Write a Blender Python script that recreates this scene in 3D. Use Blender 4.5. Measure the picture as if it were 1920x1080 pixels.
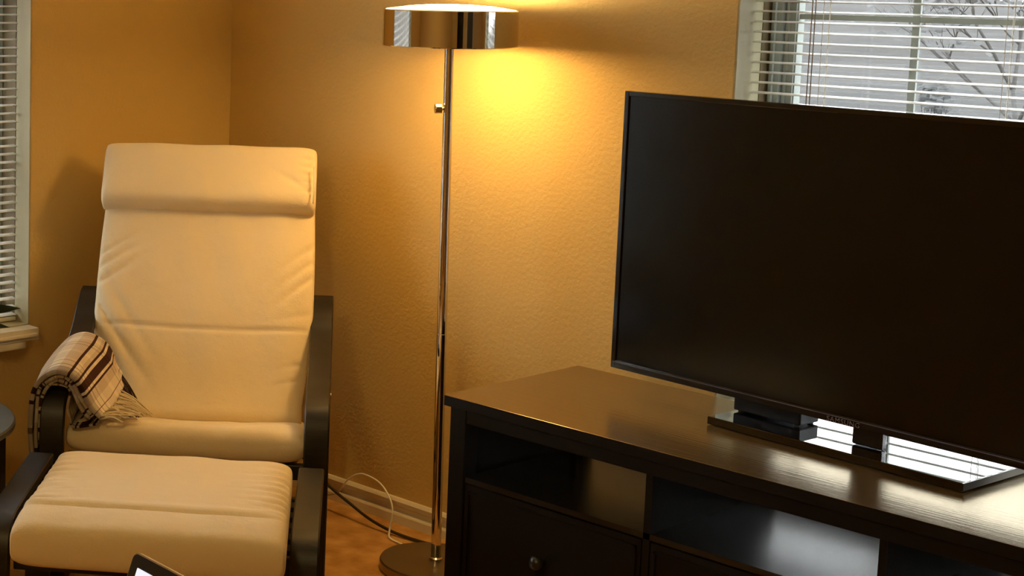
import bpy, bmesh, math, random
from mathutils import Vector, Matrix, noise
random.seed(7)
S = bpy.context.scene
for o in list(bpy.data.objects): bpy.data.objects.remove(o)
COL = S.collection

# ---------------------------------------------------------------- camera
cam_d = bpy.data.cameras.new('camera'); cam = bpy.data.objects.new('camera', cam_d); COL.objects.link(cam)
RT = Vector((0.6193, 0.7850, 0.01444)); DN = Vector((0.10539, -0.06489, -0.99231)); FW = Vector((-0.77805, 0.61606, -0.12292))
m = Matrix((RT, -DN, -FW)).transposed().to_4x4(); m.translation = (0, 0, 1.45)
cam.matrix_world = m
cam_d.sensor_width = 36; cam_d.lens = 3076.5*36/1920
cam_d.shift_x = (960-202.3)/1920; cam_d.shift_y = (340.8-540)/1920
cam_d.clip_start = .05; cam_d.clip_end = 300
S.camera = cam
S.view_settings.view_transform = 'Standard'; S.view_settings.look = 'None'
S.view_settings.exposure = 0.32; S.view_settings.gamma = 1; S.view_settings.use_curve_mapping = False

# ---------------------------------------------------------------- world: even overcast sky
SKY = 10.5
w = bpy.data.worlds.new('world'); S.world = w; w.use_nodes = True
nt = w.node_tree; bg = nt.nodes['Background']
bg.inputs[0].default_value = (0.93, 0.98, 1.0, 1); bg.inputs[1].default_value = SKY

LAMP = (1.0, .60, .20)
LAMP_DOWN, LAMP_UP, CEIL_FILL = 54.0, 185.0, 66.0

# ---------------------------------------------------------------- materials
def mat(name, col, rough=.5, metal=0, spec=.5, emit=None, es=0, coat=0, build=None):
    M = bpy.data.materials.new(name); M.use_nodes = True
    n = M.node_tree; b = n.nodes['Principled BSDF']
    b.inputs['Base Color'].default_value = (*col, 1); b.inputs['Roughness'].default_value = rough
    b.inputs['Metallic'].default_value = metal; b.inputs['Specular IOR Level'].default_value = spec
    if coat: b.inputs['Coat Weight'].default_value = coat; b.inputs['Coat Roughness'].default_value = .25 if 'lacq' in name else .1
    if emit: b.inputs['Emission Color'].default_value = (*emit, 1); b.inputs['Emission Strength'].default_value = es
    if build: build(n, b)
    return M
def node(n, t, **k):
    x = n.nodes.new(t)
    for a, v in k.items(): setattr(x, a, v)
    return x
def bump(n, b, scale, strength, dist=.01, detail=3, vec=None, tex='ShaderNodeTexNoise'):
    tc = node(n, 'ShaderNodeTexCoord'); t = node(n, tex)
    t.inputs['Scale'].default_value = scale
    if tex == 'ShaderNodeTexNoise': t.inputs['Detail'].default_value = detail
    mp = node(n, 'ShaderNodeMapping')
    if vec: mp.inputs['Scale'].default_value = vec
    n.links.new(tc.outputs['Object'], mp.inputs[0]); n.links.new(mp.outputs[0], t.inputs['Vector'])
    bp = node(n, 'ShaderNodeBump'); bp.inputs['Strength'].default_value = strength; bp.inputs['Distance'].default_value = dist
    n.links.new(t.outputs[0], bp.inputs['Height']); n.links.new(bp.outputs[0], b.inputs['Normal'])
    return t, bp
def colnoise(n, b, c1, c2, scale, detail=4, vec=None, lo=.3, hi=.7):
    tc = node(n, 'ShaderNodeTexCoord'); mp = node(n, 'ShaderNodeMapping'); t = node(n, 'ShaderNodeTexNoise')
    t.inputs['Scale'].default_value = scale; t.inputs['Detail'].default_value = detail
    if vec: mp.inputs['Scale'].default_value = vec
    r = node(n, 'ShaderNodeValToRGB')
    r.color_ramp.elements[0].position = lo; r.color_ramp.elements[1].position = hi
    r.color_ramp.elements[0].color = (*c1, 1); r.color_ramp.elements[1].color = (*c2, 1)
    n.links.new(tc.outputs['Object'], mp.inputs[0]); n.links.new(mp.outputs[0], t.inputs['Vector'])
    n.links.new(t.outputs[0], r.inputs[0]); n.links.new(r.outputs[0], b.inputs['Base Color'])
def wall_b(n, b):
    bump(n, b, 100, .42, .0032, 2)
MW = mat('wall_paint', (.64, .44, .145), .55, spec=.3, build=wall_b)
MCEIL = mat('ceiling_paint', (.72, .66, .56), .8, build=lambda n, b: bump(n, b, 60, .3, .005))
MTRIM = mat('trim_paint', (.74, .66, .50), .4)
MJAMB = mat('jamb_paint', (.44, .39, .23), .5)
MJSHADE = mat('jamb_shade_paint', (.12, .08, .03), .6)  # dark brown for the shade painted on the jambs
MSASH = mat('sash_vinyl', (.36, .40, .37), .4)
MSLAT = mat('slat_vinyl', (.72, .72, .66), .38)
MBCORD = mat('cord_brown', (.30, .22, .16), .7)
MCORD = mat('cord_white', (.85, .80, .70), .6)
def carpet_b(n, b):
    colnoise(n, b, (.40, .20, .05), (.66, .37, .125), 13, 7)
    t = node(n, 'ShaderNodeTexNoise'); t.inputs['Scale'].default_value = 160
    bp = node(n, 'ShaderNodeBump'); bp.inputs['Strength'].default_value = .55; bp.inputs['Distance'].default_value = .01
    n.links.new(t.outputs[0], bp.inputs['Height']); n.links.new(bp.outputs[0], b.inputs['Normal'])
MCARP = mat('carpet', (.3, .17, .08), .95, spec=.1, build=carpet_b)
def fab_b(n, b):
    t1 = node(n, 'ShaderNodeTexNoise'); t1.inputs['Scale'].default_value = 420; t1.inputs['Detail'].default_value = 2
    t2 = node(n, 'ShaderNodeTexNoise'); t2.inputs['Scale'].default_value = 22; t2.inputs['Detail'].default_value = 3
    tc = node(n, 'ShaderNodeTexCoord')
    for t in (t1, t2): n.links.new(tc.outputs['Object'], t.inputs['Vector'])
    bp = node(n, 'ShaderNodeBump'); bp.inputs['Strength'].default_value = .35; bp.inputs['Distance'].default_value = .002
    bp2 = node(n, 'ShaderNodeBump'); bp2.inputs['Strength'].default_value = .25; bp2.inputs['Distance'].default_value = .012
    n.links.new(t1.outputs[0], bp.inputs['Height']); n.links.new(t2.outputs[0], bp2.inputs['Height'])
    n.links.new(bp2.outputs[0], bp.inputs['Normal']); n.links.new(bp.outputs[0], b.inputs['Normal'])
    b.inputs['Sheen Weight'].default_value = .15
MFAB = mat('cream_cotton', (.88, .73, .48), .9, spec=.15, build=fab_b)
def wood_b(n, b):
    colnoise(n, b, (.008, .0065, .005), (.020, .016, .012), 9, 5, (1, 1, 9))
    bump(n, b, 30, .15, .002, 4, (1, 1, 10))
MDW = mat('blackbrown_wood', (.02, .016, .013), .44, build=wood_b)
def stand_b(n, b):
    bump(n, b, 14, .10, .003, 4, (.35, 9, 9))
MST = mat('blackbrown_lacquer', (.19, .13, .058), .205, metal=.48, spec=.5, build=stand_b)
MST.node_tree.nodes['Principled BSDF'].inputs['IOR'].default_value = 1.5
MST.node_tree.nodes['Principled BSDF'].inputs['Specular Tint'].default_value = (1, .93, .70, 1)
MSTF = mat('blackbrown_shaded', (.009, .0065, .005), .5, spec=.12, build=stand_b)  # darker, duller copy of the lacquer: shade on upright faces put into the colour
MSTI = mat('cabinet_interior', (.010, .009, .008), .26, spec=.6)
MKNOB = mat('knob_black', (.02, .02, .02), .35)
MCHR = mat('chrome', (.72, .68, .63), .045, metal=1)
MBASE = mat('lamp_base_metal', (.30, .25, .17), .32, metal=.9)
MBRASS = mat('knob_metal', (.85, .78, .62), .15, metal=1)
def glow_b(n, b):
    # frosted glass: brightest over the bulb in the middle
    tc = node(n, 'ShaderNodeTexCoord'); sx = node(n, 'ShaderNodeSeparateXYZ'); cb = node(n, 'ShaderNodeCombineXYZ'); ln = node(n, 'ShaderNodeVectorMath', operation='LENGTH')
    n.links.new(tc.outputs['Object'], sx.inputs[0]); n.links.new(sx.outputs[0], cb.inputs[0]); n.links.new(sx.outputs[1], cb.inputs[1]); n.links.new(cb.outputs[0], ln.inputs[0])
    mr = node(n, 'ShaderNodeMapRange', interpolation_type='SMOOTHSTEP'); mr.inputs['From Min'].default_value = .13; mr.inputs['From Max'].default_value = .02
    mr.inputs['To Min'].default_value = 2.2; mr.inputs['To Max'].default_value = LAMP_UP
    n.links.new(ln.outputs['Value'], mr.inputs['Value']); n.links.new(mr.outputs[0], b.inputs['Emission Strength'])
MDIFF = mat('lamp_diffuser_bottom', (.9, .85, .7), .6, emit=LAMP, es=2.0)
MBULB = mat('bulb_glow_bottom', (.9, .85, .7), .6, emit=LAMP, es=LAMP_DOWN)

MDIFU = mat('lamp_diffuser_top', (.9, .85, .7), .6, emit=(1, .74, .32), es=3.5, build=glow_b)
MBLK = mat('black_plastic', (.008, .008, .008), .3)
MBOX = mat('box_black', (.008, .008, .008), .5, spec=.25)
MBEZ = mat('tv_bezel_gloss', (.010, .010, .012), .12, coat=.3)
MSCR = mat('tv_screen', (.004, .004, .004), .16, spec=.42)
MTVB = mat('stand_gloss_black', (.004, .004, .005), .02, spec=.9, coat=1)
MTVB.node_tree.nodes['Principled BSDF'].inputs['Coat Roughness'].default_value = .01
MEDGE = mat('plate_edge_acrylic', (.10, .11, .16), .12, spec=.7)
MLOGO = mat('logo_grey', (.16, .12, .12), .5)
MCAB = mat('cable_dark', (.035, .020, .012), .5)
MALU = mat('laptop_aluminium', (.62, .60, .56), .3, metal=.8)
MLEAF = mat('dark_leaf', (.015, .03, .012), .4)
MPOT = mat('glazed_pot', (.12, .10, .09), .3)
MSOIL = mat('soil', (.03, .02, .015), .95)
def grey_b(n, b):
    colnoise(n, b, (.035, .036, .033), (.085, .082, .07), 6, 5, (2, 2, 14))
MGW = mat('stained_table_wood', (.05, .05, .045), .30, build=grey_b)
MGL = bpy.data.materials.new('window_glass'); MGL.use_nodes = True
n = MGL.node_tree; n.nodes.clear()
o_ = node(n, 'ShaderNodeOutputMaterial'); g_ = node(n, 'ShaderNodeBsdfGlossy'); t_ = node(n, 'ShaderNodeBsdfTransparent'); x_ = node(n, 'ShaderNodeMixShader')
g_.inputs['Roughness'].default_value = .02; x_.inputs[0].default_value = .05
n.links.new(t_.outputs[0], x_.inputs[1]); n.links.new(g_.outputs[0], x_.inputs[2]); n.links.new(x_.outputs[0], o_.inputs[0])
MNET = bpy.data.materials.new('insect_screen_mesh'); MNET.use_nodes = True
n = MNET.node_tree; n.nodes.clear()
o_ = node(n, 'ShaderNodeOutputMaterial'); g_ = node(n, 'ShaderNodeBsdfDiffuse'); t_ = node(n, 'ShaderNodeBsdfTransparent'); x_ = node(n, 'ShaderNodeMixShader')
g_.inputs[0].default_value = (.055, .055, .053, 1); x_.inputs[0].default_value = .32
n.links.new(t_.outputs[0], x_.inputs[1]); n.links.new(g_.outputs[0], x_.inputs[2]); n.links.new(x_.outputs[0], o_.inputs[0])
def plaid_b(n, b):
    uv = node(n, 'ShaderNodeUVMap'); sp = node(n, 'ShaderNodeSeparateXYZ'); n.links.new(uv.outputs[0], sp.inputs[0])
    base = (.62, .50, .36); cream = (.80, .70, .52); dk = (.035, .012, .010); br = (.20, .10, .06)
    def ramp(src, stops):
        r = node(n, 'ShaderNodeValToRGB'); r.color_ramp.interpolation = 'CONSTANT'
        e = r.color_ramp.elements
        e[0].position = 0; e[0].color = (*stops[0][1], 1); e[1].position = stops[1][0]; e[1].color = (*stops[1][1], 1)
        for p, c in stops[2:]:
            q = e.new(p); q.color = (*c, 1)
        n.links.new(src, r.inputs[0]); return r
    # u across the arm: stripes that run along the arm
    ru = ramp(sp.outputs[0], [(0, base), (.10, br), (.12, base), (.20, dk), (.215, base), (.25, dk), (.29, base), (.42, cream), (.50, base), (.585, dk), (.605, cream),
                              (.64, base), (.665, dk), (.68, cream), (.70, dk), (.755, cream), (.775, dk), (.79, base), (.86, cream), (.93, br), (.94, cream)])
    rv = ramp(sp.outputs[1], [(0, dk), (.035, br), (.06, dk), (.08, cream), (.12, dk), (.135, cream), (.20, br), (.215, cream), (.26, base), (.42, cream), (.47, base), (.60, br), (.62, base), (.655, br),
                              (.675, base), (.75, cream), (.80, base), (.88, dk), (.90, base), (.93, dk), (.95, base)])
    mx = node(n, 'ShaderNodeMix'); mx.data_type = 'RGBA'; mx.blend_type = 'MULTIPLY'; mx.inputs[0].default_value = .62
    n.links.new(ru.outputs[0], mx.inputs[6]); n.links.new(rv.outputs[0], mx.inputs[7])
    ga = node(n, 'ShaderNodeGamma'); ga.inputs[1].default_value = .8
    n.links.new(mx.outputs[2], ga.inputs[0]); n.links.new(ga.outputs[0], b.inputs['Base Color'])
    bump(n, b, 500, .4, .002)
MPL = mat('plaid_wool', (.6, .5, .35), .95, spec=.1, build=plaid_b)
MFR1 = mat('fringe_cream', (.75, .62, .42), .9); MFR2 = mat('fringe_dark', (.04, .015, .012), .9)

# ---------------------------------------------------------------- helpers
def link(name, me, mt, parent=None, kind=None):
    o = bpy.data.objects.new(name, me); COL.objects.link(o)
    if mt and not me.materials: me.materials.append(mt)
    if parent: o.parent = parent
    if kind: o['kind'] = kind
    return o
def from_bm(name, bm, mt, parent=None, kind=None, smooth=False):
    me = bpy.data.meshes.new(name); bmesh.ops.recalc_face_normals(bm, faces=bm.faces); bm.to_mesh(me); bm.free()
    if smooth:
        for p in me.polygons: p.use_smooth = True
    return link(name, me, mt, parent, kind)
def thing(name, label, cat, loc=(0, 0, 0), rz=0, group=None):
    o = bpy.data.objects.new(name, None); COL.objects.link(o); o.location = loc; o.rotation_euler = (0, 0, rz)
    o.empty_display_size = .05; return tag(o, label, cat, group)
def tag(o, label, cat, group=None):
    o['label'] = label; o['category'] = cat
    if group: o['group'] = group
    return o
def box_bm(bm, lo, hi, bev=0, seg=2):
    r = bmesh.ops.create_cube(bm, size=1)
    vs = r['verts']
    for v in vs:
        v.co = Vector([(lo[i]+hi[i])/2 + v.co[i]*(hi[i]-lo[i]) for i in range(3)])
    if bev:
        es = list({e for v in vs for e in v.link_edges})
        bmesh.ops.bevel(bm, geom=es, offset=bev, segments=seg, affect='EDGES', profile=.5)
def box(name, lo, hi, mt, parent=None, bev=0, kind=None, seg=2):
    bm = bmesh.new(); box_bm(bm, lo, hi, bev, seg); return from_bm(name, bm, mt, parent, kind, False)
def boxes(name, L, mt, parent=None, kind=None, bev=0):
    bm = bmesh.new()
    for lo, hi in L: box_bm(bm, lo, hi, bev)
    return from_bm(name, bm, mt, parent, kind)
def lathe(name, prof, mt, parent=None, seg=64, c=(0, 0), kind=None, smooth=True, sharp=True):
    bm = bmesh.new(); rings = []
    for r, z in prof:
        if r < 1e-6: rings.append([bm.verts.new((c[0], c[1], z))])
        else: rings.append([bm.verts.new((c[0]+r*math.cos(2*math.pi*i/seg), c[1]+r*math.sin(2*math.pi*i/seg), z)) for i in range(seg)])
    for a, b in zip(rings, rings[1:]):
        for i in range(seg):
            j = (i+1) % seg
            if len(a) == 1 and len(b) == 1: continue
            if len(a) == 1: bm.faces.new((a[0], b[i], b[j]))
            elif len(b) == 1: bm.faces.new((a[i], a[j], b[0]))
            else: bm.faces.new((a[i], a[j], b[j], b[i]))
    o = from_bm(name, bm, mt, parent, kind, smooth)
    if smooth and sharp:
        bm = bmesh.new(); bm.from_mesh(o.data)
        for e in bm.edges:
            if len(e.link_faces) == 2 and e.calc_face_angle(0) > .6: e.smooth = False
        bm.to_mesh(o.data); bm.free()
    return o
def tube_bm(bm, pts, r, seg=8, r2=None):
    P = [Vector(p) for p in pts]; rings = []
    up = Vector((0, 0, 1))
    for i, p in enumerate(P):
        t = (P[min(i+1, len(P)-1)]-P[max(i-1, 0)]).normalized()
        a = t.cross(up)
        if a.length < .05: a = t.cross(Vector((1, 0, 0)))
        a.normalize(); b = t.cross(a).normalized()
        rr = r if r2 is None else r+(r2-r)*i/(len(P)-1)
        rings.append([bm.verts.new(p+a*rr*math.cos(2*math.pi*k/seg)+b*rr*math.sin(2*math.pi*k/seg)) for k in range(seg)])
    for A, B in zip(rings, rings[1:]):
        for k in range(seg):
            j = (k+1) % seg; bm.faces.new((A[k], A[j], B[j], B[k]))
    bm.faces.new(rings[0]); bm.faces.new(rings[-1][::-1])
def tube(name, pts, r, mt, parent=None, seg=10, r2=None):
    bm = bmesh.new(); tube_bm(bm, pts, r, seg, r2); return from_bm(name, bm, mt, parent, None, True)
def spline(pts, k=10):
    P = [Vector(p) for p in pts]; P = [P[0]*2-P[1]]+P+[P[-1]*2-P[-2]]; out = []
    for i in range(1, len(P)-2):
        for j in range(k):
            t = j/k; a, b, c, d = P[i-1:i+3]
            out.append(.5*((2*b)+(c-a)*t+(2*a-5*b+4*c-d)*t*t+(-a+3*b-3*c+d)*t**3))
    out.append(P[-2]); return out
def ribbon(name, pts, width, thick, u0, mt, parent, k=8):
    """bentwood strip: path in the (y, z) plane, width along x starting at u0"""
    P = spline([(0, a, b) for a, b in pts], k); bm = bmesh.new(); rings = []
    for i, p in enumerate(P):
        t = (P[min(i+1, len(P)-1)]-P[max(i-1, 0)]).normalized(); nn = Vector((0, -t.z, t.y))
        h = thick/2; bv = .003; R = []
        for (x, y) in ((bv, -h), (width-bv, -h), (width, -h+bv), (width, h-bv), (width-bv, h), (bv, h), (0, h-bv), (0, -h+bv)):
            q = p+nn*y; R.append(bm.verts.new((u0+x, q.y, q.z)))
        rings.append(R)
    for A, B in zip(rings, rings[1:]):
        for j in range(8): bm.faces.new((A[j], A[(j+1) % 8], B[(j+1) % 8], B[j]))
    bm.faces.new(rings[0]); bm.faces.new(rings[-1][::-1])
    o = from_bm(name, bm, mt, parent, None, True)
    bm = bmesh.new(); bm.from_mesh(o.data)
    for e in bm.edges:
        if len(e.link_faces) == 2 and e.calc_face_angle(0) > .5: e.smooth = False
    bm.to_mesh(o.data); bm.free(); return o
def pad(name, path, T, W, mt, parent, N=120, NU=72, wr=None, endr=None, pw=7, uc=lambda s: 0.0, cap=2.6):
    """cushion: path of centre line in (y, z); T(s) half thickness, W(s) half width, s in 0..1"""
    sp = spline([(0, a, b) for a, b in path], 24)
    L = [0]
    for a, b in zip(sp, sp[1:]): L.append(L[-1]+(b-a).length)
    tot = L[-1]; endr = endr or .04
    def at(d):
        d = max(0, min(tot, d))
        for i in range(len(L)-1):
            if d <= L[i+1]: break
        f = (d-L[i])/max(1e-9, L[i+1]-L[i]); p = sp[i].lerp(sp[i+1], f)
        e = .004; i0 = max(0, i-2); i1 = min(len(sp)-1, i+3)
        return p, (sp[i1]-sp[i0]).normalized()
    bm = bmesh.new(); rings = []
    for i in range(N+1):
        x = i/N; x = .5-.5*math.cos(math.pi*x) if False else x
        # denser rows at both ends
        x = x+.0*x
        y = x*2-1; y = math.copysign(1-(1-abs(y))**1.35, y); x = (y+1)/2
        d = x*tot; p, t = at(d); nn = Vector((0, -t.z, t.y)); s = d/tot
        e = min(d, tot-d)
        k = 1 if e >= endr else max(.02, (1-(1-e/endr)**cap))**(1/cap)
        th = T(s)*k; ww = W(s)*(.965+.035*k)
        ring = []
        us = []
        for j in range(NU+1):
            q = math.sin((j/NU-.5)*math.pi); q = math.copysign(1-(1-abs(q))**1.0, q); us.append(q)
        for side in (1, -1):
            seq = us if side > 0 else us[::-1][1:-1]
            for q in seq:
                h = th*max(0, 1-abs(q)**pw)**(1/ (pw*.42))
                u = q*ww+uc(s)
                off = 0
                if wr and k > .5: off = wr(s, q, side)
                c = p+nn*(side*h+off*min(1, h/(th+1e-6)*1.2))
                ring.append(bm.verts.new((u, c.y, c.z)))
        rings.append(ring)
    n_ = len(rings[0])
    for A, B in zip(rings, rings[1:]):
        for j in range(n_): bm.faces.new((A[j], A[(j+1) % n_], B[(j+1) % n_], B[j]))
    bm.faces.new(rings[0]); bm.faces.new(rings[-1][::-1])
    return from_bm(name, bm, mt, parent, None, True)
g = lambda x, c, w_: math.exp(-((x-c)/w_)**2)

# ---------------------------------------------------------------- room shell
XL, YB, XR, YF, H, TH = -3.589, 3.30, 2.2, -2.0, 2.44, .19
box('floor', (XL-TH, YF-TH, -.12), (XR+TH, YB+TH, 0), MCARP, kind='structure')
box('ceiling', (XL-TH, YF-TH, H), (XR+TH, YB+TH, H+.1), MCEIL, kind='structure')
WX0, WX1, WZ0, WZ1 = -1.967, -.93, .505, 2.16     # right (back) window
LY0, LY1 = 1.12, 2.574                            # left window
boxes('wall_back', [((XL-TH, YB, 0), (WX0, YB+TH, H)), ((WX1, YB, 0), (XR+TH, YB+TH, H)),
                    ((WX0, YB, 0), (WX1, YB+TH, WZ0)), ((WX0, YB, WZ1), (WX1, YB+TH, H))], MW, kind='structure')
boxes('wall_left', [((XL-TH, LY1, 0), (XL, YB, H)), ((XL-TH, YF, 0), (XL, LY0, H)),
                    ((XL-TH, LY0, 0), (XL, LY1, WZ0)), ((XL-TH, LY0, WZ1), (XL, LY1, H))], MW, kind='structure')
box('wall_right', (XR, YF, 0), (XR+TH, YB, H), MW, kind='structure')
box('wall_front', (XL-TH, YF-TH, 0), (XR+TH, YF, H), MW, kind='structure')
# baseboards: moulded profile swept along each wall
prof = [(0, 0), (.015, 0), (.015, .023), (.012, .028), (.004, .031), (.004, .044), (.012, .047), (.014, .060), (.008, .067), (0, .068)]
def baseboard(name, a, b, nrm):
    bm = bmesh.new(); R = []
    for p in (a, b): R.append([bm.verts.new((p[0]+nrm[0]*d, p[1]+nrm[1]*d, z)) for d, z in prof])
    for j in range(len(prof)): bm.faces.new((R[0][j], R[0][(j+1) % len(prof)], R[1][(j+1) % len(prof)], R[1][j]))
    bm.faces.new(R[0]); bm.faces.new(R[1][::-1])
    return from_bm(name, bm, MTRIM, None, 'structure')
baseboard('baseboard_back', (XL, YB), (XR, YB), (0, -1))
baseboard('baseboard_left', (XL, YF), (XL, YB), (1, 0))
baseboard('baseboard_right', (XR, YF), (XR, YB), (-1, 0))
baseboard('baseboard_front', (XL, YF), (XR, YF), (0, 1))

# windows built in a local frame: x along the wall, y outward, origin at lower left inner corner
def window(name, wd, loc, rz, mull, sy):
    r = bpy.data.objects.new(name, None); COL.objects.link(r); r.location = loc; r.rotation_euler = (0, 0, rz); r['kind'] = 'structure'
    h = WZ1-WZ0; t = .004
    boxes('window_jamb', [((-.001, 0, 0), (t, TH, h)), ((wd-t, 0, 0), (wd+.001, TH, h)), ((0, 0, h-t), (wd, TH, h)), ((0, 0, 0), (wd, TH, t))], MJAMB, r)
    y0 = .128
    boxes('window_jamb_shade', [((t, sy, t), (.0055, y0, h-t)), ((wd-.0055, sy, t), (wd-t, y0, h-t))], MJSHADE, r)  # dark strips that put the shade on the deep jamb into the colour
    f = boxes('window_frame', [((t, y0, t), (.030, TH-.005, h-t)), ((wd-.030, y0, t), (wd-t, TH-.005, h-t)), ((.030, y0, h-.03), (wd-.030, TH-.005, h-t)), ((.030, y0, t), (wd-.030, TH-.005, .03)),
                               ((.012, y0-.008, t), (.018, y0, h-t))], MSASH, r)
    y1 = y0+.012
    for nm, za, zb in (('sash', .03, 1.03), ('sash', .99, h-.03)):
        s = boxes(nm, [((.032, y1, za), (.062, y1+.025, zb)), ((wd-.062, y1, za), (wd-.032, y1+.025, zb)), ((.062, y1, za), (wd-.062, y1+.025, za+.035)), ((.062, y1, zb-.035), (wd-.062, y1+.025, zb)),
                       ((.038, y1-.005, za), (.043, y1, zb)), ((.055, y1-.004, za), (.0585, y1, zb))], MSASH, r)
        box('pane', (.060, y1+.012, za+.03), (wd-.060, y1+.015, zb-.03), MGL, s)
        for mx in mull: box('muntin', (mx-.0075, y1+.004, za+.03), (mx+.0075, y1+.011, zb-.03), MSASH, s)
        if za < .1:
            for mz in (.445, .884): box('muntin', (.060, y1+.005, mz-.006), (wd-.060, y1+.011, mz+.006), MSASH, s)
        y1 += .0
    box('insect_screen', (.034, TH-.012, .032), (wd-.034, TH-.0115, h-.032), MNET, r)
    return r
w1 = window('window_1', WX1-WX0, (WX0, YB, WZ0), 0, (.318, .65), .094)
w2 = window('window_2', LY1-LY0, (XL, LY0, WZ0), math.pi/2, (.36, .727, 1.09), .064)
# rz=+90: local x -> +y, local y -> -x (outward)

# blinds: every slat a part
def slat_mesh(L, tilt):
    bm = bmesh.new(); P = []
    for x in (0, L):
        row = []
        for k in range(5):
            q = (k-2)/2; y = q*.0125; z = .0018*(1-q*q)
            yy = y*math.cos(tilt)-z*math.sin(tilt); zz = y*math.sin(tilt)+z*math.cos(tilt)
            row.append((x, yy, zz))
        P.append(row)
    vs = [[[bm.verts.new((p[0], p[1], p[2]+dz)) for p in r] for r in P] for dz in (0, .0007)]
    for k in range(4):
        bm.faces.new((vs[0][0][k], vs[0][0][k+1], vs[0][1][k+1], vs[0][1][k]))
        bm.faces.new((vs[1][0][k], vs[1][1][k], vs[1][1][k+1], vs[1][0][k+1]))
    bmesh.ops.recalc_face_normals(bm, faces=bm.faces)
    me = bpy.data.meshes.new('slat'); bm.to_mesh(me); bm.free(); me.materials.append(MSLAT)
    for p in me.polygons: p.use_smooth = True
    return me
def blind(label, wd, loc, rz, off, cords, tilt):
    r = thing('window_blind', label, 'blind', loc, rz, None)
    h = WZ1-WZ0; L = wd-2*.010
    box('headrail', (.008, .047, h-.034), (wd-.008, .073, h-.006), MSLAT, r, .002)
    box('bottom_rail', (.010, .048, .006), (wd-.010, .072, .018), MSLAT, r, .003)
    me = slat_mesh(L, tilt); z = off
    while z < h-.04:
        o = link('slat', me, None, r); o.location = (.010, .060, z); z += .0222
        if z-off > 1e-6 and False: pass
    for cx in cords:
        for dy in (-.0125, .0125): tube('ladder_cord', [(cx, .060+dy, .01), (cx, .060+dy, h-.02)], .0006, MCORD, r, 6)
        tube('lift_cord', [(cx+.008, .060, .01), (cx+.008, .060, h-.02)], .0007, MCORD, r, 6)
    return r
# slat heights seen in the photo: 1.4216 then every 22.2 mm
o1 = (1.4216-WZ0) % .0222+.0222; o2 = (1.3712-WZ0) % .0222+.0222
b1 = blind('white horizontal slat blind in the window above the television', WX1-WX0, (WX0, YB, WZ0), 0, o1, (.168, .54, .90), math.radians(7))
b2 = blind('white horizontal slat blind in the window beside the armchair, left of photo', LY1-LY0, (XL, LY0, WZ0), math.pi/2, o2, (.14, .50, .95, 1.31), math.radians(7))
tube('tilt_cord', [(.150, .036, 1.60), (.149, .034, .42)], .0011, MBCORD, b1, 8)
tube('tilt_cord', [(.156, .036, 1.60), (.157, .034, .40)], .0011, MBCORD, b1, 8)

# window sills with rounded nosing and an apron below
def sill(name, x0, x1, y0, y1, axis):
    bm = bmesh.new()
    box_bm(bm, (x0, y0, WZ0-.030), (x1, y1, WZ0+.001), .0)
    es = [e for e in bm.edges if (all(abs(v.co.x-x1) < 1e-6 for v in e.verts) if axis == 'x' else all(abs(v.co.y-y0) < 1e-6 for v in e.verts))
          or (all(abs(v.co.z-WZ0-.001) < 1e-6 for v in e.verts) and False)]
    bmesh.ops.bevel(bm, geom=es, offset=.012, segments=4, affect='EDGES')
    return from_bm(name, bm, MTRIM, None, 'structure')
sill('trim_1', XL-.09, XL+.060, LY0-.004, LY1-.002, 'x')
box('trim_2', (XL, LY0-.012, WZ0-.052), (XL+.045, LY1-.040, WZ0-.031), MTRIM, None, .004, 'structure')
sill('trim_3', WX0-.022, WX1+.022, YB-.055, YB+.09, 'y')
box('trim_4', (WX0-.010, YB-.020, WZ0-.052), (WX1+.010, YB, WZ0-.031), MTRIM, None, .004, 'structure')

# ---------------------------------------------------------------- outdoors
MGR = mat('winter_ground', (.2, .2, .18), 1, build=lambda n, b: colnoise(n, b, (.006, .006, .0055), (.020, .0195, .0175), 1.2, 8))
MBRK = mat('tree_bark', (.075, .073, .070), .95)
MFOL = mat('grey_foliage', (.022, .023, .021), .9); MFOL2 = mat('pale_foliage', (.085, .088, .09), .8)  # second one is the paler foliage colour
bm = bmesh.new(); NX = 40
gv = [[bm.verts.new((-60+120*i/NX, 3.6+80*(j/NX)**1.6, -1.2+.0*j+ 2.2*((j/NX)**1.2)+.35*noise.noise(Vector((i*.5, j*.5, 0))))) for i in range(NX+1)] for j in range(NX+1)]
for j in range(NX):
    for i in range(NX): bm.faces.new((gv[j][i], gv[j][i+1], gv[j+1][i+1], gv[j+1][i]))
from_bm('ground', bm, MGR, None, 'structure', True)
bm = bmesh.new()
gv = [[bm.verts.new((-3.9-60*(i/20)**1.5, 3.6-50*j/20, -1.2+2.0*(i/20))) for j in range(21)] for i in range(21)]
for j in range(20):
    for i in range(20): bm.faces.new((gv[i][j], gv[i][j+1], gv[i+1][j+1], gv[i+1][j]))
from_bm('ground_side', bm, MGR, None, 'structure', True)
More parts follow.
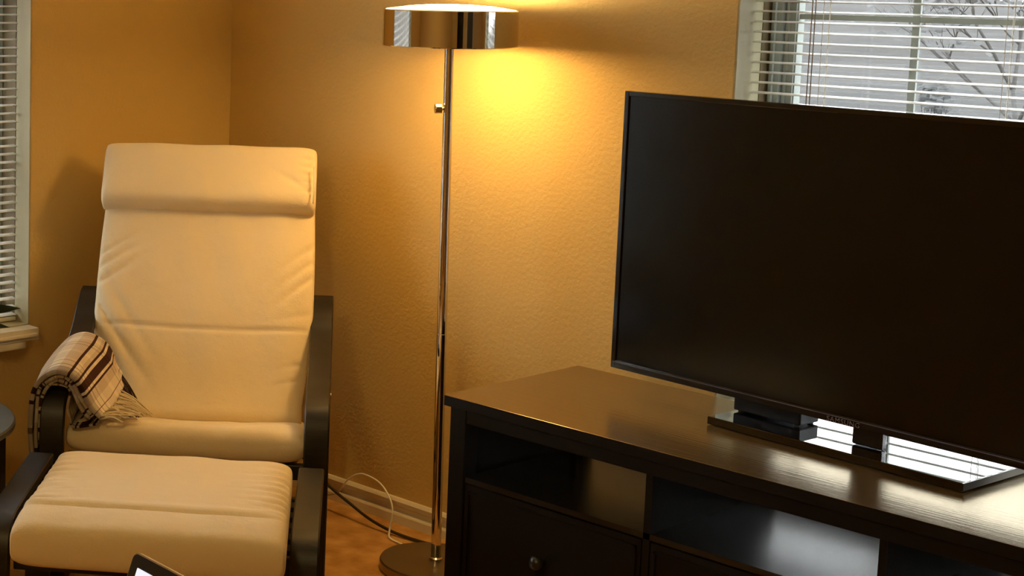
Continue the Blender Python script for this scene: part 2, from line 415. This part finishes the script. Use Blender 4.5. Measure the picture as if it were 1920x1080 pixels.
def tree(x, y, z, h, sd, label, fol, mt):
    rr = random.Random(sd); t = thing('bare_tree', label, 'tree', (x, y, z))
    bm = bmesh.new(); tips = []
    def br(p, d, l, r, lv):
        pts = [p]; q = p.copy(); dd = d.copy()
        for k in range(4):
            dd = (dd+Vector((rr.uniform(-.18, .18), rr.uniform(-.18, .18), rr.uniform(-.03, .14)))).normalized(); q = q+dd*l/4; pts.append(q.copy())
        tube_bm(bm, pts, r, 5, r*.55)
        if lv == 0: tips.append(q); return
        for k in range(4 if lv > 1 else 3):
            a = pts[rr.choice((2, 3, 4))]; nd = (dd+Vector((rr.uniform(-1, 1), rr.uniform(-1, 1), rr.uniform(-.2, .6)))).normalized()
            br(a, nd, l*rr.uniform(.5, .72), r*.5, lv-1)
    br(Vector((0, 0, 0)), Vector((0, 0, 1)), h*.36, h*.010, 4)
    from_bm('branches', bm, MBRK, t, None, True)
    if fol:
        bm = bmesh.new()
        for q in tips:
            for _ in range(fol):
                c = q+Vector((rr.gauss(0, .16), rr.gauss(0, .16), rr.gauss(0, .16))); nn_ = (Vector((.25, -.55, .8))+Vector((rr.uniform(-.4, .4), rr.uniform(-.4, .4), rr.uniform(-.2, .4)))).normalized(); a = nn_.orthogonal(); a = (Matrix.Rotation(rr.uniform(0, 6.28), 3, nn_) @ a).normalized()*.045
                b = a.cross(nn_).normalized()*.03
                bm.faces.new([bm.verts.new(v) for v in (c-a, c+b, c+a, c-b)])
        o = from_bm('foliage', bm, mt, t, 'stuff')
    return t
tree(-5.75, 14.0, -.6, 3.6, 3, 'pale thin tree outside the window, towards right edge of photo', 3, MFOL2)
sb = thing('pale_shrub', 'small pale shrub outside, low in the window above television', 'shrub', (-6.75, 14.5, -.35))
bm = bmesh.new(); rr = random.Random(8); bb = bmesh.new()
for k in range(14):
    a = rr.uniform(0, 6.28); r_ = rr.uniform(.02, .16); tip = Vector((math.cos(a)*r_, math.sin(a)*r_, rr.uniform(.75, 1.0)))
    tube_bm(bb, spline([(0, 0, 0), tip*.5+Vector((0, 0, .05)), tip], 4), .008, 5, .003)
    for q in range(16):
        c = tip+Vector((rr.gauss(0, .05), rr.gauss(0, .05), rr.gauss(-.02, .05))); nn_ = Vector((rr.uniform(-.1, .5), -.55, .8)).normalized(); d_ = nn_.orthogonal().normalized()*.03; e_ = d_.cross(nn_).normalized()*.02
        bm.faces.new([bm.verts.new(v) for v in (c-d_, c+e_, c+d_, c-e_)])
from_bm('stems', bb, MBRK, sb, None, True); from_bm('foliage', bm, MFOL2, sb, 'stuff')

# ---------------------------------------------------------------- floor lamp
lx, ly = -2.569, 3.091
lamp = thing('floor_lamp', 'tall chrome floor lamp with round drum shade and flat disc base', 'lamp', (lx, ly, 0))
lathe('base', [(0, .001), (.134, .001), (.138, .004), (.138, .022), (.135, .026), (.020, .027), (.0165, .028), (0, .028)], MBASE, lamp, 96)
tx, ty = -.005, -.0195                                # slight lean of the pole
def lean(o):
    for v in o.data.vertices: v.co.x += tx*v.co.z/1.34; v.co.y += ty*v.co.z/1.34
    return o
lean(lathe('pole', [(0, .027), (.0125, .027), (.0125, .60), (.0125, .601), (.0118, .602), (.0118, 1.325), (0, 1.325)], MCHR, lamp, 40))
lathe('pole_collar', [(.012, .027), (.0165, .0275), (.0165, .034), (.0125, .037)], MCHR, lamp, 40)
sh = lathe('shade', [(.1555, 1.303), (.157, 1.301), (.1585, 1.303), (.1585, 1.386), (.157, 1.388), (.1555, 1.386), (.1555, 1.303)], MCHR, lamp, 128)
lathe('diffuser', [(.012, 1.329), (.150, 1.329), (.155, 1.331), (.150, 1.333), (.012, 1.333), (.012, 1.329)], MDIFF, lamp, 64)
lathe('top_diffuser', [(0, 1.380), (.154, 1.380), (.1555, 1.386), (.150, 1.390), (.10, 1.3965), (.05, 1.400), (0, 1.401)], MDIFU, lamp, 64)
lathe('bulb', [(.013, 1.3010), (.066, 1.3015), (.074, 1.304), (.076, 1.308), (.076, 1.330), (.013, 1.328), (.013, 1.3010)], MBULB, lamp, 32)
for nm in lamp.children:
    if nm.name.split('.')[0] in ('shade', 'diffuser', 'top_diffuser', 'bulb'): lean(nm)
# pull knob on a thin arm, to the left of the pole
kd = Vector((-.62, -.785, 0)); kc = Vector((tx*.86, ty*.86, 1.152))
bm = bmesh.new(); tube_bm(bm, [kc+kd*.010, kc+kd*.016], .004, 16); tube_bm(bm, [kc+kd*.0155, kc+kd*.017, kc+kd*.030, kc+kd*.0315], .0115, 24)
from_bm('switch_knob', bm, MBRASS, lamp, None, True)
for p in [c for c in lamp.children if c.name.startswith('switch_knob')][0].data.polygons: p.use_smooth = len(p.vertices) == 4

# unseen ceiling light, added as warm fill behind the camera
cl = thing('added_ceiling_fill', 'round flush ceiling light added as unseen fill behind the camera', 'ceiling light', (-.9, -.2, H))
lathe('base', [(0, -.001), (.17, -.001), (.17, -.02), (0, -.02)], MBASE, cl, 48)
lathe('diffuser', [(.16, -.02), (.155, -.05), (.11, -.08), (0, -.095)], mat('ceiling_fill_glow', (.9, .85, .75), .6, emit=(1, .72, .27), es=CEIL_FILL), cl, 48)

# dark furnishings added out of view to put dark strips in the chrome
MDD = mat('added_door_green', (.035, .04, .03), .5)
dr = boxes('added_door_1', [((XR-.035, 1.15, .01), (XR-.004, 2.0, 2.03))], MDD, None, 'structure', .003)
boxes('added_door_frame', [((XR-.05, 1.06, .0), (XR, 1.148, 2.12)), ((XR-.05, 2.002, .0), (XR, 2.09, 2.12)), ((XR-.05, 1.148, 2.032), (XR, 2.002, 2.12))], MTRIM, dr)
bc = thing('added_bookcase', 'tall dark bookcase out of view behind the camera, put in to darken chrome reflections', 'added_bookcase', (XR-.34, -.45, 0))
for nm, lo_, hi_ in (('side_panel', (0, 0, .001), (.32, .02, 2.0)), ('side_panel', (0, .88, .001), (.32, .90, 2.0)), ('back_panel', (.305, .02, .05), (.318, .88, 1.98)), ('top', (0, .02, 1.98), (.32, .88, 2.0))):
    box(nm, lo_, hi_, MDW, bc, .001)
for k in range(6): box('shelf', (.004, .02, .05+k*.37), (.305, .88, .07+k*.37), MDW, bc, .001)

# ---------------------------------------------------------------- armchair (local: x across, -y forward, z up)
A = math.radians(43.5)
chair = thing('armchair', 'cream cushioned bentwood armchair with dark arms and rolled headrest in the corner', 'armchair', (-2.81, 2.46, 0), A)
# forward n=(sin A,-cos A) is local -y ; offset "n" metres forward => y=-n
seatp = [(.012, .372), (.10, .360), (.22, .333), (.34, .303), (.47, .275)]
pad('seat_cushion', seatp, lambda s: .041, lambda s: .283, MFAB, chair, N=60, endr=.045, pw=9,
    wr=lambda s, q, sd: ((.003*noise.noise(Vector((s*6, q*4, 3)))+.014*(q*q-.55)*min(1, s*3)) if sd > 0 else 0))
def bw(s, q, sd):
    u = q; v = s; o = 0
    o += .0045*noise.noise(Vector((u*3.2+v*3, v*2.2-u*1.5, 1.7)))
    if v > .06:
        # diagonal pull folds at lower left, gathers at the right edge and left edge
        for c, a in ((.03, .010), (.13, .008), (.24, .005)):
            o += -a*g((v-.30)+.62*(u+1.0)-c*1.2, 0, .022)*max(0, min(1, (-u+.1)*1.3))*g(v, .34, .2)
        for c in (.50, .56, .61):
            o += -.006*g(v-c-.25*(u+1), 0, .012)*g(u, -1, .30)
        for c in (.56, .62, .68):
            o += -.006*g(v-c+.35*(1-u), 0, .013)*g(u, .95, .22)
        for c in (.18, .24, .42):
            o += -.004*g(v-c+.1*(1-u), 0, .010)*g(u, 1, .22)
    if sd > 0: o += -.006*g(v, .345+.012*u*u, .007)*max(0, 1-abs(u)**8)
    return o if sd > 0 else 0
backp = [(.372, .315), (.420, .40), (.470, .517), (.538, .653), (.628, .810), (.712, .942)]
pad('back_cushion', backp, lambda s: .046, lambda s: .266+.020*min(1, max(0, (s-.10)/.25))-.006*g(s, .9, .2), MFAB, chair, N=150, endr=.04, wr=bw, pw=9)
def hw(s, q, sd):
    o = .003*noise.noise(Vector((q*3, s*3, 9)))
    if sd > 0:
        o += -.005*g(s-.55+.9*(q-.62), 0, .05)*g(q, .78, .17)
        for c in (.25, .4, .52, .64, .76): o += -.0035*g(s, c, .03)*g(q, .93, .07)
    return o
pad('headrest', [(.590, .842), (.624, .893), (.674, .963), (.697, .987)], lambda s: .050, lambda s: .285, MFAB, chair, N=60, endr=.045, wr=hw, pw=12, cap=3.0, uc=lambda s: -.003)
bm = bmesh.new(); tube_bm(bm, [(.276, .547, .877), (.278, .569, .916), (.276, .599, .965)], .0025, 6)
from_bm('piping', bm, MFAB, [c for c in chair.children if c.name.startswith('headrest')][0], None, True)
armp = [(.60, .614), (.555, .606), (.50, .580), (.44, .546), (.34, .512), (.22, .491), (.12, .482), (.055, .473), (.012, .455), (-.010, .41), (-.012, .32), (.000, .20), (.010, .09), (.022, .036), (.065, .014), (.15, .012), (.35, .012), (.62, .012)]
for u0 in (-.337, .280): ribbon('arm_frame', armp, .057, .022, u0, MDW, chair)
for u0 in (-.337, .280): ribbon('rear_leg', [(.600, .600), (.575, .40), (.560, .20), (.590, .024)], .057, .020, u0, MDW, chair)
for u0 in (-.262, .205): ribbon('seat_frame', [(.05, .318), (.20, .290), (.36, .250), (.455, .262), (.515, .36), (.590, .55), (.675, .75), (.755, .92)], .057, .016, u0, MDW, chair)
box('cross_rail', (-.282, .04, .288), (.282, .062, .325), MDW, chair, .003)
box('cross_rail', (-.282, .565, .20), (.282, .585, .25), MDW, chair, .003)
for z in (.60, .72, .84): 
    yy = .592+(z-.55)*.44
    box('back_slat', (-.205, yy+.008, z), (.205, yy+.018, z+.05), MDW, chair, .003)
for s_ in (-1, 1):
    bm = bmesh.new(); tube_bm(bm, [(s_*.337, .10, .482), (s_*.340, .10, .482)], .006, 12); from_bm('bolt', bm, MBRASS, chair, None, False)

# ---------------------------------------------------------------- footstool
A2 = math.radians(43.1)
u2 = Vector((math.cos(A2), math.sin(A2), 0)); n2 = Vector((math.sin(A2), -math.cos(A2), 0))
org = u2*(-.380)+n2*(-3.16)
st = thing('footstool', 'cream cushioned footstool with dark bentwood side rails in front of armchair', 'footstool', (org.x, org.y, 0), A2)
rail = [(.470, .348), (.30, .349), (.10, .349), (.030, .343), (-.004, .318), (-.016, .26), (-.012, .14), (.004, .045), (.045, .014), (.12, .012), (.40, .012)]
for u0 in (-.339, .282): ribbon('side_rail', rail, .057, .022, u0, MDW, st)
for u0 in (-.339, .282): ribbon('rear_leg', [(.455, .340), (.45, .20), (.43, .02)], .057, .020, u0, MDW, st)
box('cross_rail', (-.284, .03, .24), (.284, .05, .30), MDW, st, .003)
box('cross_rail', (-.284, .42, .24), (.284, .44, .30), MDW, st, .003)
for k in range(5): box('seat_slat', (-.284, .08+k*.07, .288), (.284, .12+k*.07, .300), MDW, st, .002)
def sw(s, q, sd):
    o = .0028*noise.noise(Vector((q*3, s*3, 5)))
    if sd > 0:
        ed = g(abs(q), 1, .20 if q > 0 else .16)
        o += .0040*math.sin(s*82+1.5*noise.noise(Vector((s*9, q, 0)))+q*2)*ed*min(1, max(0, (s-.20)*8))*min(1, max(0, (1-s)*4))
        for c in (.35, .47, .62, .74, .83): o += -.0035*g(s-c+.05*abs(q), 0, .012)*g(abs(q), .95, .28)
        o += -.008*g(s, .225, .012)*max(0, 1-abs(q)**8)
        o += .004*g(s, .27, .03)
    return o if sd > 0 else 0
pad('cushion', [(-.150, .350), (-.06, .360), (.05, .358), (.20, .352), (.33, .350), (.405, .352)], lambda s: .044+.004*g(s, .1, .1), lambda s: .268-.004*s, MFAB, st, N=130, endr=.038, cap=3.2, wr=sw, pw=11, uc=lambda s: .011-.004*s)

# ---------------------------------------------------------------- throw over the left arm
thr = thing('plaid_throw', 'folded cream and brown plaid throw with fringe draped over the armchair arm', 'throw blanket', (-2.81, 2.46, 0), A)
secs = [(-.020, [(-.357, .300), (-.366, .40), (-.360, .48), (-.338, .518), (-.298, .541), (-.260, .528), (-.234, .492), (-.212, .458), (-.188, .436)]),
        (.09, [(-.360, .310), (-.370, .42), (-.362, .495), (-.336, .533), (-.292, .552), (-.248, .542), (-.216, .508), (-.196, .470), (-.172, .440)]),
        (.20, [(-.352, .330), (-.366, .43), (-.358, .505), (-.330, .543), (-.284, .560), (-.238, .549), (-.204, .518), (-.186, .484), (-.168, .455)]),
        (.31, [(-.345, .340), (-.358, .44), (-.350, .51), (-.325, .545), (-.282, .561), (-.242, .549), (-.212, .518), (-.196, .488), (-.182, .465)])]
def lerp(a, b, t): return a+(b-a)*t
def sect(t):
    f = t*(len(secs)-1); i = min(int(f), len(secs)-2); f -= i
    return lerp(secs[i][0], secs[i+1][0], f), [Vector((lerp(a[0], b[0], f), 0, lerp(a[1], b[1], f))) for a, b in zip(secs[i][1], secs[i+1][1])]
bm = bmesh.new(); uvl = bm.loops.layers.uv.new('UVMap'); NV = 44; G = []
for j in range(NV+1):
    t = j/NV; y, P = sect(t); sp = spline([(p.x, y, p.z) for p in P], 8); L = len(sp)
    row = []
    for i, p in enumerate(sp):
        s = i/(L-1)
        wob = .004*noise.noise(Vector((s*5, t*3, 2)))+.004*math.sin(t*9+s*3)*(s > .5)*(s-.5)*2
        row.append((Vector((p.x+wob, p.y+.006*math.sin(s*5), p.z+wob)), s, t))
    G.append(row)
def shell(rows, thick):
    nU = len(rows[0]); out = []; inn = []
    for row in rows:
        a = []; b = []
        for i, (p, s, t) in enumerate(row):
            q0 = row[max(0, i-1)][0]; q1 = row[min(nU-1, i+1)][0]; d = q1-q0; nn = Vector((-d.z, 0, d.x)).normalized()
            a.append((bm.verts.new(p), s, t)); b.append((bm.verts.new(p-nn*thick), s, t))
        out.append(a); inn.append(b)
    def quad(*v):
        f = bm.faces.new([x[0] for x in v])
        for lp, x in zip(f.loops, v): lp[uvl].uv = (x[1], x[2])
    for j in range(len(rows)-1):
        for i in range(nU-1):
            quad(out[j][i], out[j][i+1], out[j+1][i+1], out[j+1][i]); quad(inn[j][i], inn[j+1][i], inn[j+1][i+1], inn[j][i+1])
        quad(out[j][0], out[j+1][0], inn[j+1][0], inn[j][0]); quad(out[j][-1], inn[j][-1], inn[j+1][-1], out[j+1][-1])
    for i in range(nU-1):
        quad(out[0][i], inn[0][i], inn[0][i+1], out[0][i+1]); quad(out[-1][i], out[-1][i+1], inn[-1][i+1], inn[-1][i])
shell(G, .011)
from_bm('top_layer', bm, MPL, thr, None, True)
def under(off, th, us, vs, cut, back):
    global bm, uvl
    bm = bmesh.new(); uvl = bm.loops.layers.uv.new('UVMap'); G2 = []
    for row in G:
        r2 = []
        for i, (p, s, t) in enumerate(row):
            q0 = row[max(0, i-1)][0]; q1 = row[min(len(row)-1, i+1)][0]; d = q1-q0; nn = Vector((-d.z, 0, d.x)).normalized()
            k = off+.0015*math.sin(s*23+off*300)
            r2.append((p-nn*k+Vector((0, back, 0)), (s*us+vs) % 1, min(.99, t+.02)))
        G2.append(r2[cut[0]:len(r2)-cut[1]])
    shell(G2, th)
    return from_bm('under_layer', bm, MPL, thr, None, True)
under(.0135, .008, 1.6, .2, (2, 1), .004)
under(.0235, .008, 1.3, .45, (5, 4), .008)
bm = bmesh.new(); uvl = bm.loops.layers.uv.new('UVMap'); G3 = []
for j in range(NV+1):
    t = j/NV; y = -.004+.30*t; dz = .026*max(0, (y-.12)/.19)**2; row = []
    sp = spline([(x, y, z+dz) for x, z in ((-.347, .36), (-.349, .45), (-.341, .494), (-.308, .503), (-.274, .497), (-.268, .46), (-.268, .425), (-.258, .402), (-.205, .412))], 8)
    for i, p in enumerate(sp): row.append((p+Vector((.003*math.sin(i*.4+t*7), 0, 0)), (i/(len(sp)-1)*1.2+.6) % 1, min(.99, t+.02)))
    G3.append(row)
shell(G3, .0045)
from_bm('under_layer', bm, MPL, thr, None, True)
rr = random.Random(4)
for mt, n_, lo, hi in ((MFR1, 70, .0, .60), (MFR2, 60, .52, 1.0)):
    bm = bmesh.new()
    for k in range(n_):
        t = lo+(hi-lo)*k/n_; row = G[int(t*NV)]; p = row[-1][0]+Vector((-.003, (rr.random()-.5)*.008, rr.uniform(-.008, .002)))
        if mt is MFR1:
            ln = rr.uniform(.035, .085); e = p+Vector((ln, rr.uniform(-.035, .02), 0)); e.z = .428-.26*max(0, e.y)+.004+rr.random()*.010
        else:
            ln = rr.uniform(.02, .045); e = p+Vector((ln, rr.uniform(-.03, .03), -.075)); e.z = max(e.z, .425-.26*max(0, e.y)+.004)
        mid = (p+e)/2+Vector((0, rr.uniform(-.015, .015), rr.uniform(.002, .010)))
        tube_bm(bm, spline([p, mid, e], 4), .0021, 5)
    from_bm('fringe', bm, mt, thr, 'stuff', True)

# ---------------------------------------------------------------- television stand
ts = thing('tv_stand', 'long black-brown television stand with open compartments above knobbed drawers', 'tv stand', (0, 0, 0))
X0, X1, Y0, Y1 = -2.255, -.770, 2.719, 3.193
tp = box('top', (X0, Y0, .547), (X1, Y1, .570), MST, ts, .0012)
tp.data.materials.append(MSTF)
for p in tp.data.polygons: p.material_index = 0 if p.normal.z > .9 else 1  # edge faces take the shaded copy, only the upward face stays lighter
for a, b in ((X0+.014, X0+.056), (X1-.056, X1-.014)):
    for c, d in ((Y0+.006, Y0+.048), (Y1-.048, Y1-.006)): box('leg', (a, c, .002), (b, d, .547), MSTF, ts, .002)
for a in (X0+.020, X1-.042): box('side_panel', (a, Y0+.048, .08), (a+.022, Y1-.048, .547), MSTF, ts)
xs = [X0+.056, -1.760, -1.745, -1.303, -1.288, X1-.056]
box('frieze', (X0+.056, Y0+.008, .517), (X1-.056, Y0+.028, .547), MSTF, ts, .001)
for a in (-1.760, -1.303): box('divider', (a, Y0+.010, .08), (a+.015, Y1-.006, .517), MSTF, ts)
box('shelf', (X0+.056, Y0+.010, .388), (X1-.056, Y1-.006, .400), MSTI, ts)
box('bottom_panel', (X0+.042, Y0+.012, .08), (X1-.042, Y1-.006, .098), MSTI, ts)
box('back_panel', (X0+.056, Y1-.012, .098), (X1-.056, Y1-.006, .388), MSTI, ts)
box('lower_rail', (X0+.056, Y0+.008, .070), (X1-.056, Y0+.026, .098), MSTF, ts, .001)
for a, b in ((xs[0], xs[1]), (xs[2], xs[3]), (xs[4], xs[5])):
    d = boxes('drawer', [((a+.003, Y0+.010, .101), (b-.003, Y0+.030, .384)), ((a+.008, Y0+.030, .11), (b-.008, Y1-.03, .30))], MSTF, ts)
    boxes('drawer_moulding', [((a+.012, Y0+.006, .115), (a+.016, Y0+.011, .370)), ((b-.016, Y0+.006, .115), (b-.012, Y0+.011, .370)),
                              ((a+.012, Y0+.006, .115), (b-.012, Y0+.011, .119)), ((a+.012, Y0+.006, .366), (b-.012, Y0+.011, .370))], MSTF, d)
    kx = (a+b)/2-.006
    bm = bmesh.new(); R = []
    for r, y in ((.006, .010), (.006, -.006), (.014, -.010), (.016, -.018), (.011, -.026), (.002, -.028)):
        R.append([bm.verts.new((kx+r*math.cos(k*math.pi/10), Y0+y, .276+r*math.sin(k*math.pi/10))) for k in range(20)])
    for P_, Q_ in zip(R, R[1:]):
        for k in range(20): bm.faces.new((P_[k], P_[(k+1) % 20], Q_[(k+1) % 20], Q_[k]))
    bm.faces.new(R[-1])
    from_bm('knob', bm, MKNOB, d, None, True)

# ---------------------------------------------------------------- television (local x along screen, y back)
TA = math.radians(-4.3)
tv = thing('television', 'large flat black television with thin bezel on a glossy rectangular foot', 'television', (-2.054, 3.025, .571), TA)
W_, B0, B1 = 1.090, .058, .658      # width, bottom, top above stand surface
box('back_shell', (.004, .010, B0+.004), (W_-.004, .034, B1-.004), MBLK, tv, .004)
box('rear_bulge', (.16, .030, B0+.03), (W_-.16, .058, B1-.12), MBLK, tv, .012)
boxes('bezel', [((0, 0, B0), (.011, .020, B1)), ((W_-.011, 0, B0), (W_, .020, B1)), ((.011, 0, B1-.011), (W_-.011, .020, B1)), ((.011, 0, B0), (W_-.011, .020, B0+.017))], MBEZ, tv, None, .0015)
box('screen', (.010, .004, B0+.016), (W_-.010, .012, B1-.010), MSCR, tv)
box('trim_line', (.006, -.0012, B0+.0125), (W_-.006, .0005, B0+.0145), MEDGE, tv)
box('neck', (.546, .030, .018), (.606, .050, B0+.06), MBEZ, tv, .004)
box('foot', (.273, -.034, .001), (.797, .220, .017), MTVB, tv, .0015)
boxes('foot_edge', [((.7972, -.032, .003), (.7985, .218, .0165))], MEDGE, tv)
cu = bpy.data.curves.new('logo', 'FONT'); cu.body = 'SAMSUNG'; cu.size = .0135; cu.align_x = 'CENTER'; cu.extrude = .0004; cu.space_character = 1.15
tmp = bpy.data.objects.new('logo_tmp', cu); COL.objects.link(tmp)
bpy.context.view_layer.update()
me = bpy.data.meshes.new_from_object(tmp.evaluated_get(bpy.context.evaluated_depsgraph_get())); bpy.data.objects.remove(tmp)
me.materials.clear(); lo = link('logo', me, MLOGO, tv); lo.location = (.546, -.0022, B0+.0022); lo.rotation_euler = (math.pi/2, 0, 0)
lo['label'] = 'small grey lettering on lower bezel'

# small black box behind / under the television
mb = thing('media_box', 'small low black box on the television foot, under its lower edge', 'electronics', (-1.775, 3.050, .5885), TA)
box('housing', (0, 0, .003), (.150, .065, .030), MBOX, mb, .003)
for a in (.012, .138):
    for b in (.010, .055): lathe('rubber_foot', [(0, 0), (.006, 0), (.006, .0032), (0, .0032)], MBLK, mb, 12, (a, b))

# ---------------------------------------------------------------- side table and plant
tb = thing('side_table', 'dark round side table with stained top at left edge', 'side table', (-3.165, 1.865, 0))
lathe('tabletop', [(0, .430), (.292, .430), (.300, .436), (.300, .446), (.296, .450), (0, .450)], MGW, tb, 96)
for k in range(3):
    a = math.radians(53.3+120*k); c = Vector((math.cos(a)*.262, math.sin(a)*.262, 0)); ax = Vector((-math.sin(a), math.cos(a), 0)); rd = Vector((math.cos(a), math.sin(a), 0))
    bm = bmesh.new(); V = []
    for z in (.001, .43):
        for p, q in ((-1, -1), (1, -1), (1, 1), (-1, 1)): V.append(bm.verts.new(c+ax*.016*p+rd*.016*q+Vector((0, 0, z))))
    for f in ((0, 1, 2, 3), (7, 6, 5, 4), (0, 4, 5, 1), (1, 5, 6, 2), (2, 6, 7, 3), (3, 7, 4, 0)): bm.faces.new([V[i] for i in f])
    from_bm('leg', bm, MDW, tb)
lathe('apron', [(.235, .395), (.250, .395), (.250, .430), (.235, .430), (.235, .395)], MDW, tb, 64)
pl = thing('potted_plant', 'potted plant with pointed dark leaves before the left window', 'plant', (-3.33, 1.94, .4505))
lathe('pot', [(0, .001), (.055, .001), (.075, .12), (.080, .13), (.072, .13), (.068, .118), (0, .118)], MPOT, pl, 40)
lathe('soil', [(0, .1185), (.067, .1185)], MSOIL, pl, 32)
def leaf(base, tip, wd, droop, up=0):
    bm = bmesh.new(); b = Vector(base); t = Vector(tip); d = t-b; side = (d.cross(Vector((0, 0, 1))).normalized()+Vector((0, 0, up))).normalized(); R = []
    N = 10
    for i in range(N+1):
        f = i/N; p = b+d*f+Vector((0, 0, droop*math.sin(f*math.pi))); ww = wd*max(0, math.sin(math.pi*min(.999, f)**1.1))**.85
        ww = max(ww, .0004)
        R.append([bm.verts.new(p-side*ww+Vector((0, 0, ww*.25))), bm.verts.new(p), bm.verts.new(p+side*ww+Vector((0, 0, ww*.25)))])
    for P_, Q_ in zip(R, R[1:]):
        for k in range(2): bm.faces.new((P_[k], P_[k+1], Q_[k+1], Q_[k]))
    from_bm('leaf', bm, MLEAF, pl, None, True)
rr = random.Random(11)
# the two leaves whose tips the photograph shows at its left edge
leaf((0, 0, .12), (-.075, .475, .150), .026, .02, 2.0)
leaf((0, 0, .12), (-.06, .430, .108), .022, .025, 2.0)
for k in range(9):
    a = rr.uniform(2.6, 6.6); leaf((0, 0, .12), (math.cos(a)*rr.uniform(.12, .2), math.sin(a)*rr.uniform(.12, .25), rr.uniform(.2, .42)), .020, .05)

# ---------------------------------------------------------------- laptop on a low coffee table (table is below the frame)
ct = thing('coffee_table', 'low dark coffee table below the frame, carrying the laptop', 'coffee table', (-1.50, 1.15, 0), math.radians(4))
box('tabletop', (-.40, -.35, .385), (.40, .30, .41), MDW, ct, .004)
for a in (-.37, .33):
    for b in (-.32, .23): box('leg', (a, b, .001), (a+.04, b+.04, .385), MDW, ct, .002)
LP = thing('laptop', 'open laptop with silver rim and black bezel, lit screen, bottom edge of photo', 'laptop', (-1.814, 1.424, .411), math.radians(-5))
tl = math.radians(20)
box('keyboard_base', (0, -.235, .001), (.33, -.002, .014), MALU, LP, .004)
lid = bpy.data.objects.new('lid', None)
def lidbox(name, x0, x1, z0, z1, y0, y1, mt, parent, rad=.012):
    bm = bmesh.new(); pts = []
    for cx_, cz_, a0 in ((x1-rad, z1-rad, 0), (x0+rad, z1-rad, 90), (x0+rad, z0+rad, 180), (x1-rad, z0+rad, 270)):
        for k in range(7):
            a = math.radians(a0+15*k); pts.append((cx_+rad*math.cos(a), cz_+rad*math.sin(a)))
    F = [[bm.verts.new((x, y*math.cos(tl)+z*math.sin(tl), z*math.cos(tl)-y*math.sin(tl)+.010)) for x, z in pts] for y in (y0, y1)]
    bm.faces.new(F[0]); bm.faces.new(F[1][::-1])
    for i in range(len(pts)):
        j = (i+1) % len(pts); bm.faces.new((F[0][i], F[0][j], F[1][j], F[1][i]))
    return from_bm(name, bm, mt, parent)
ld = lidbox('lid', 0, .33, .004, .201, 0, .007, MALU, LP)
lidbox('screen_bezel', .0022, .3278, .006, .1988, -.0012, .0004, MBLK, ld, .010)
lidbox('display', .020, .310, .022, .181, -.0018, -.0010, mat('display', (.02, .02, .02), .3, emit=(.86, .86, .95), es=.85), ld, .001)

# ---------------------------------------------------------------- cables
cb = tube('power_cable', spline([(-3.25, 3.235, .15), (-3.12, 3.225, .095), (-3.05, 3.21, .070), (-2.97, 3.205, .045), (-2.885, 3.200, .022), (-2.80, 3.205, .008), (-2.70, 3.215, .006), (-2.66, 3.225, .006)], 8), .0042, MCAB)
tag(cb, 'dark cable running along the carpet from chair to lamp base', 'cable')
wc = tube('white_cable', spline([(-3.10, 3.215, .030), (-3.03, 3.215, .055), (-2.985, 3.21, .105), (-2.94, 3.205, .134), (-2.895, 3.20, .139), (-2.85, 3.195, .130), (-2.812, 3.19, .100), (-2.798, 3.185, .065), (-2.802, 3.18, .020), (-2.79, 3.17, .005), (-2.74, 3.16, .005)], 8), .0024, MCORD)
tag(wc, 'thin white cable rising in a loop before the baseboard', 'cable')
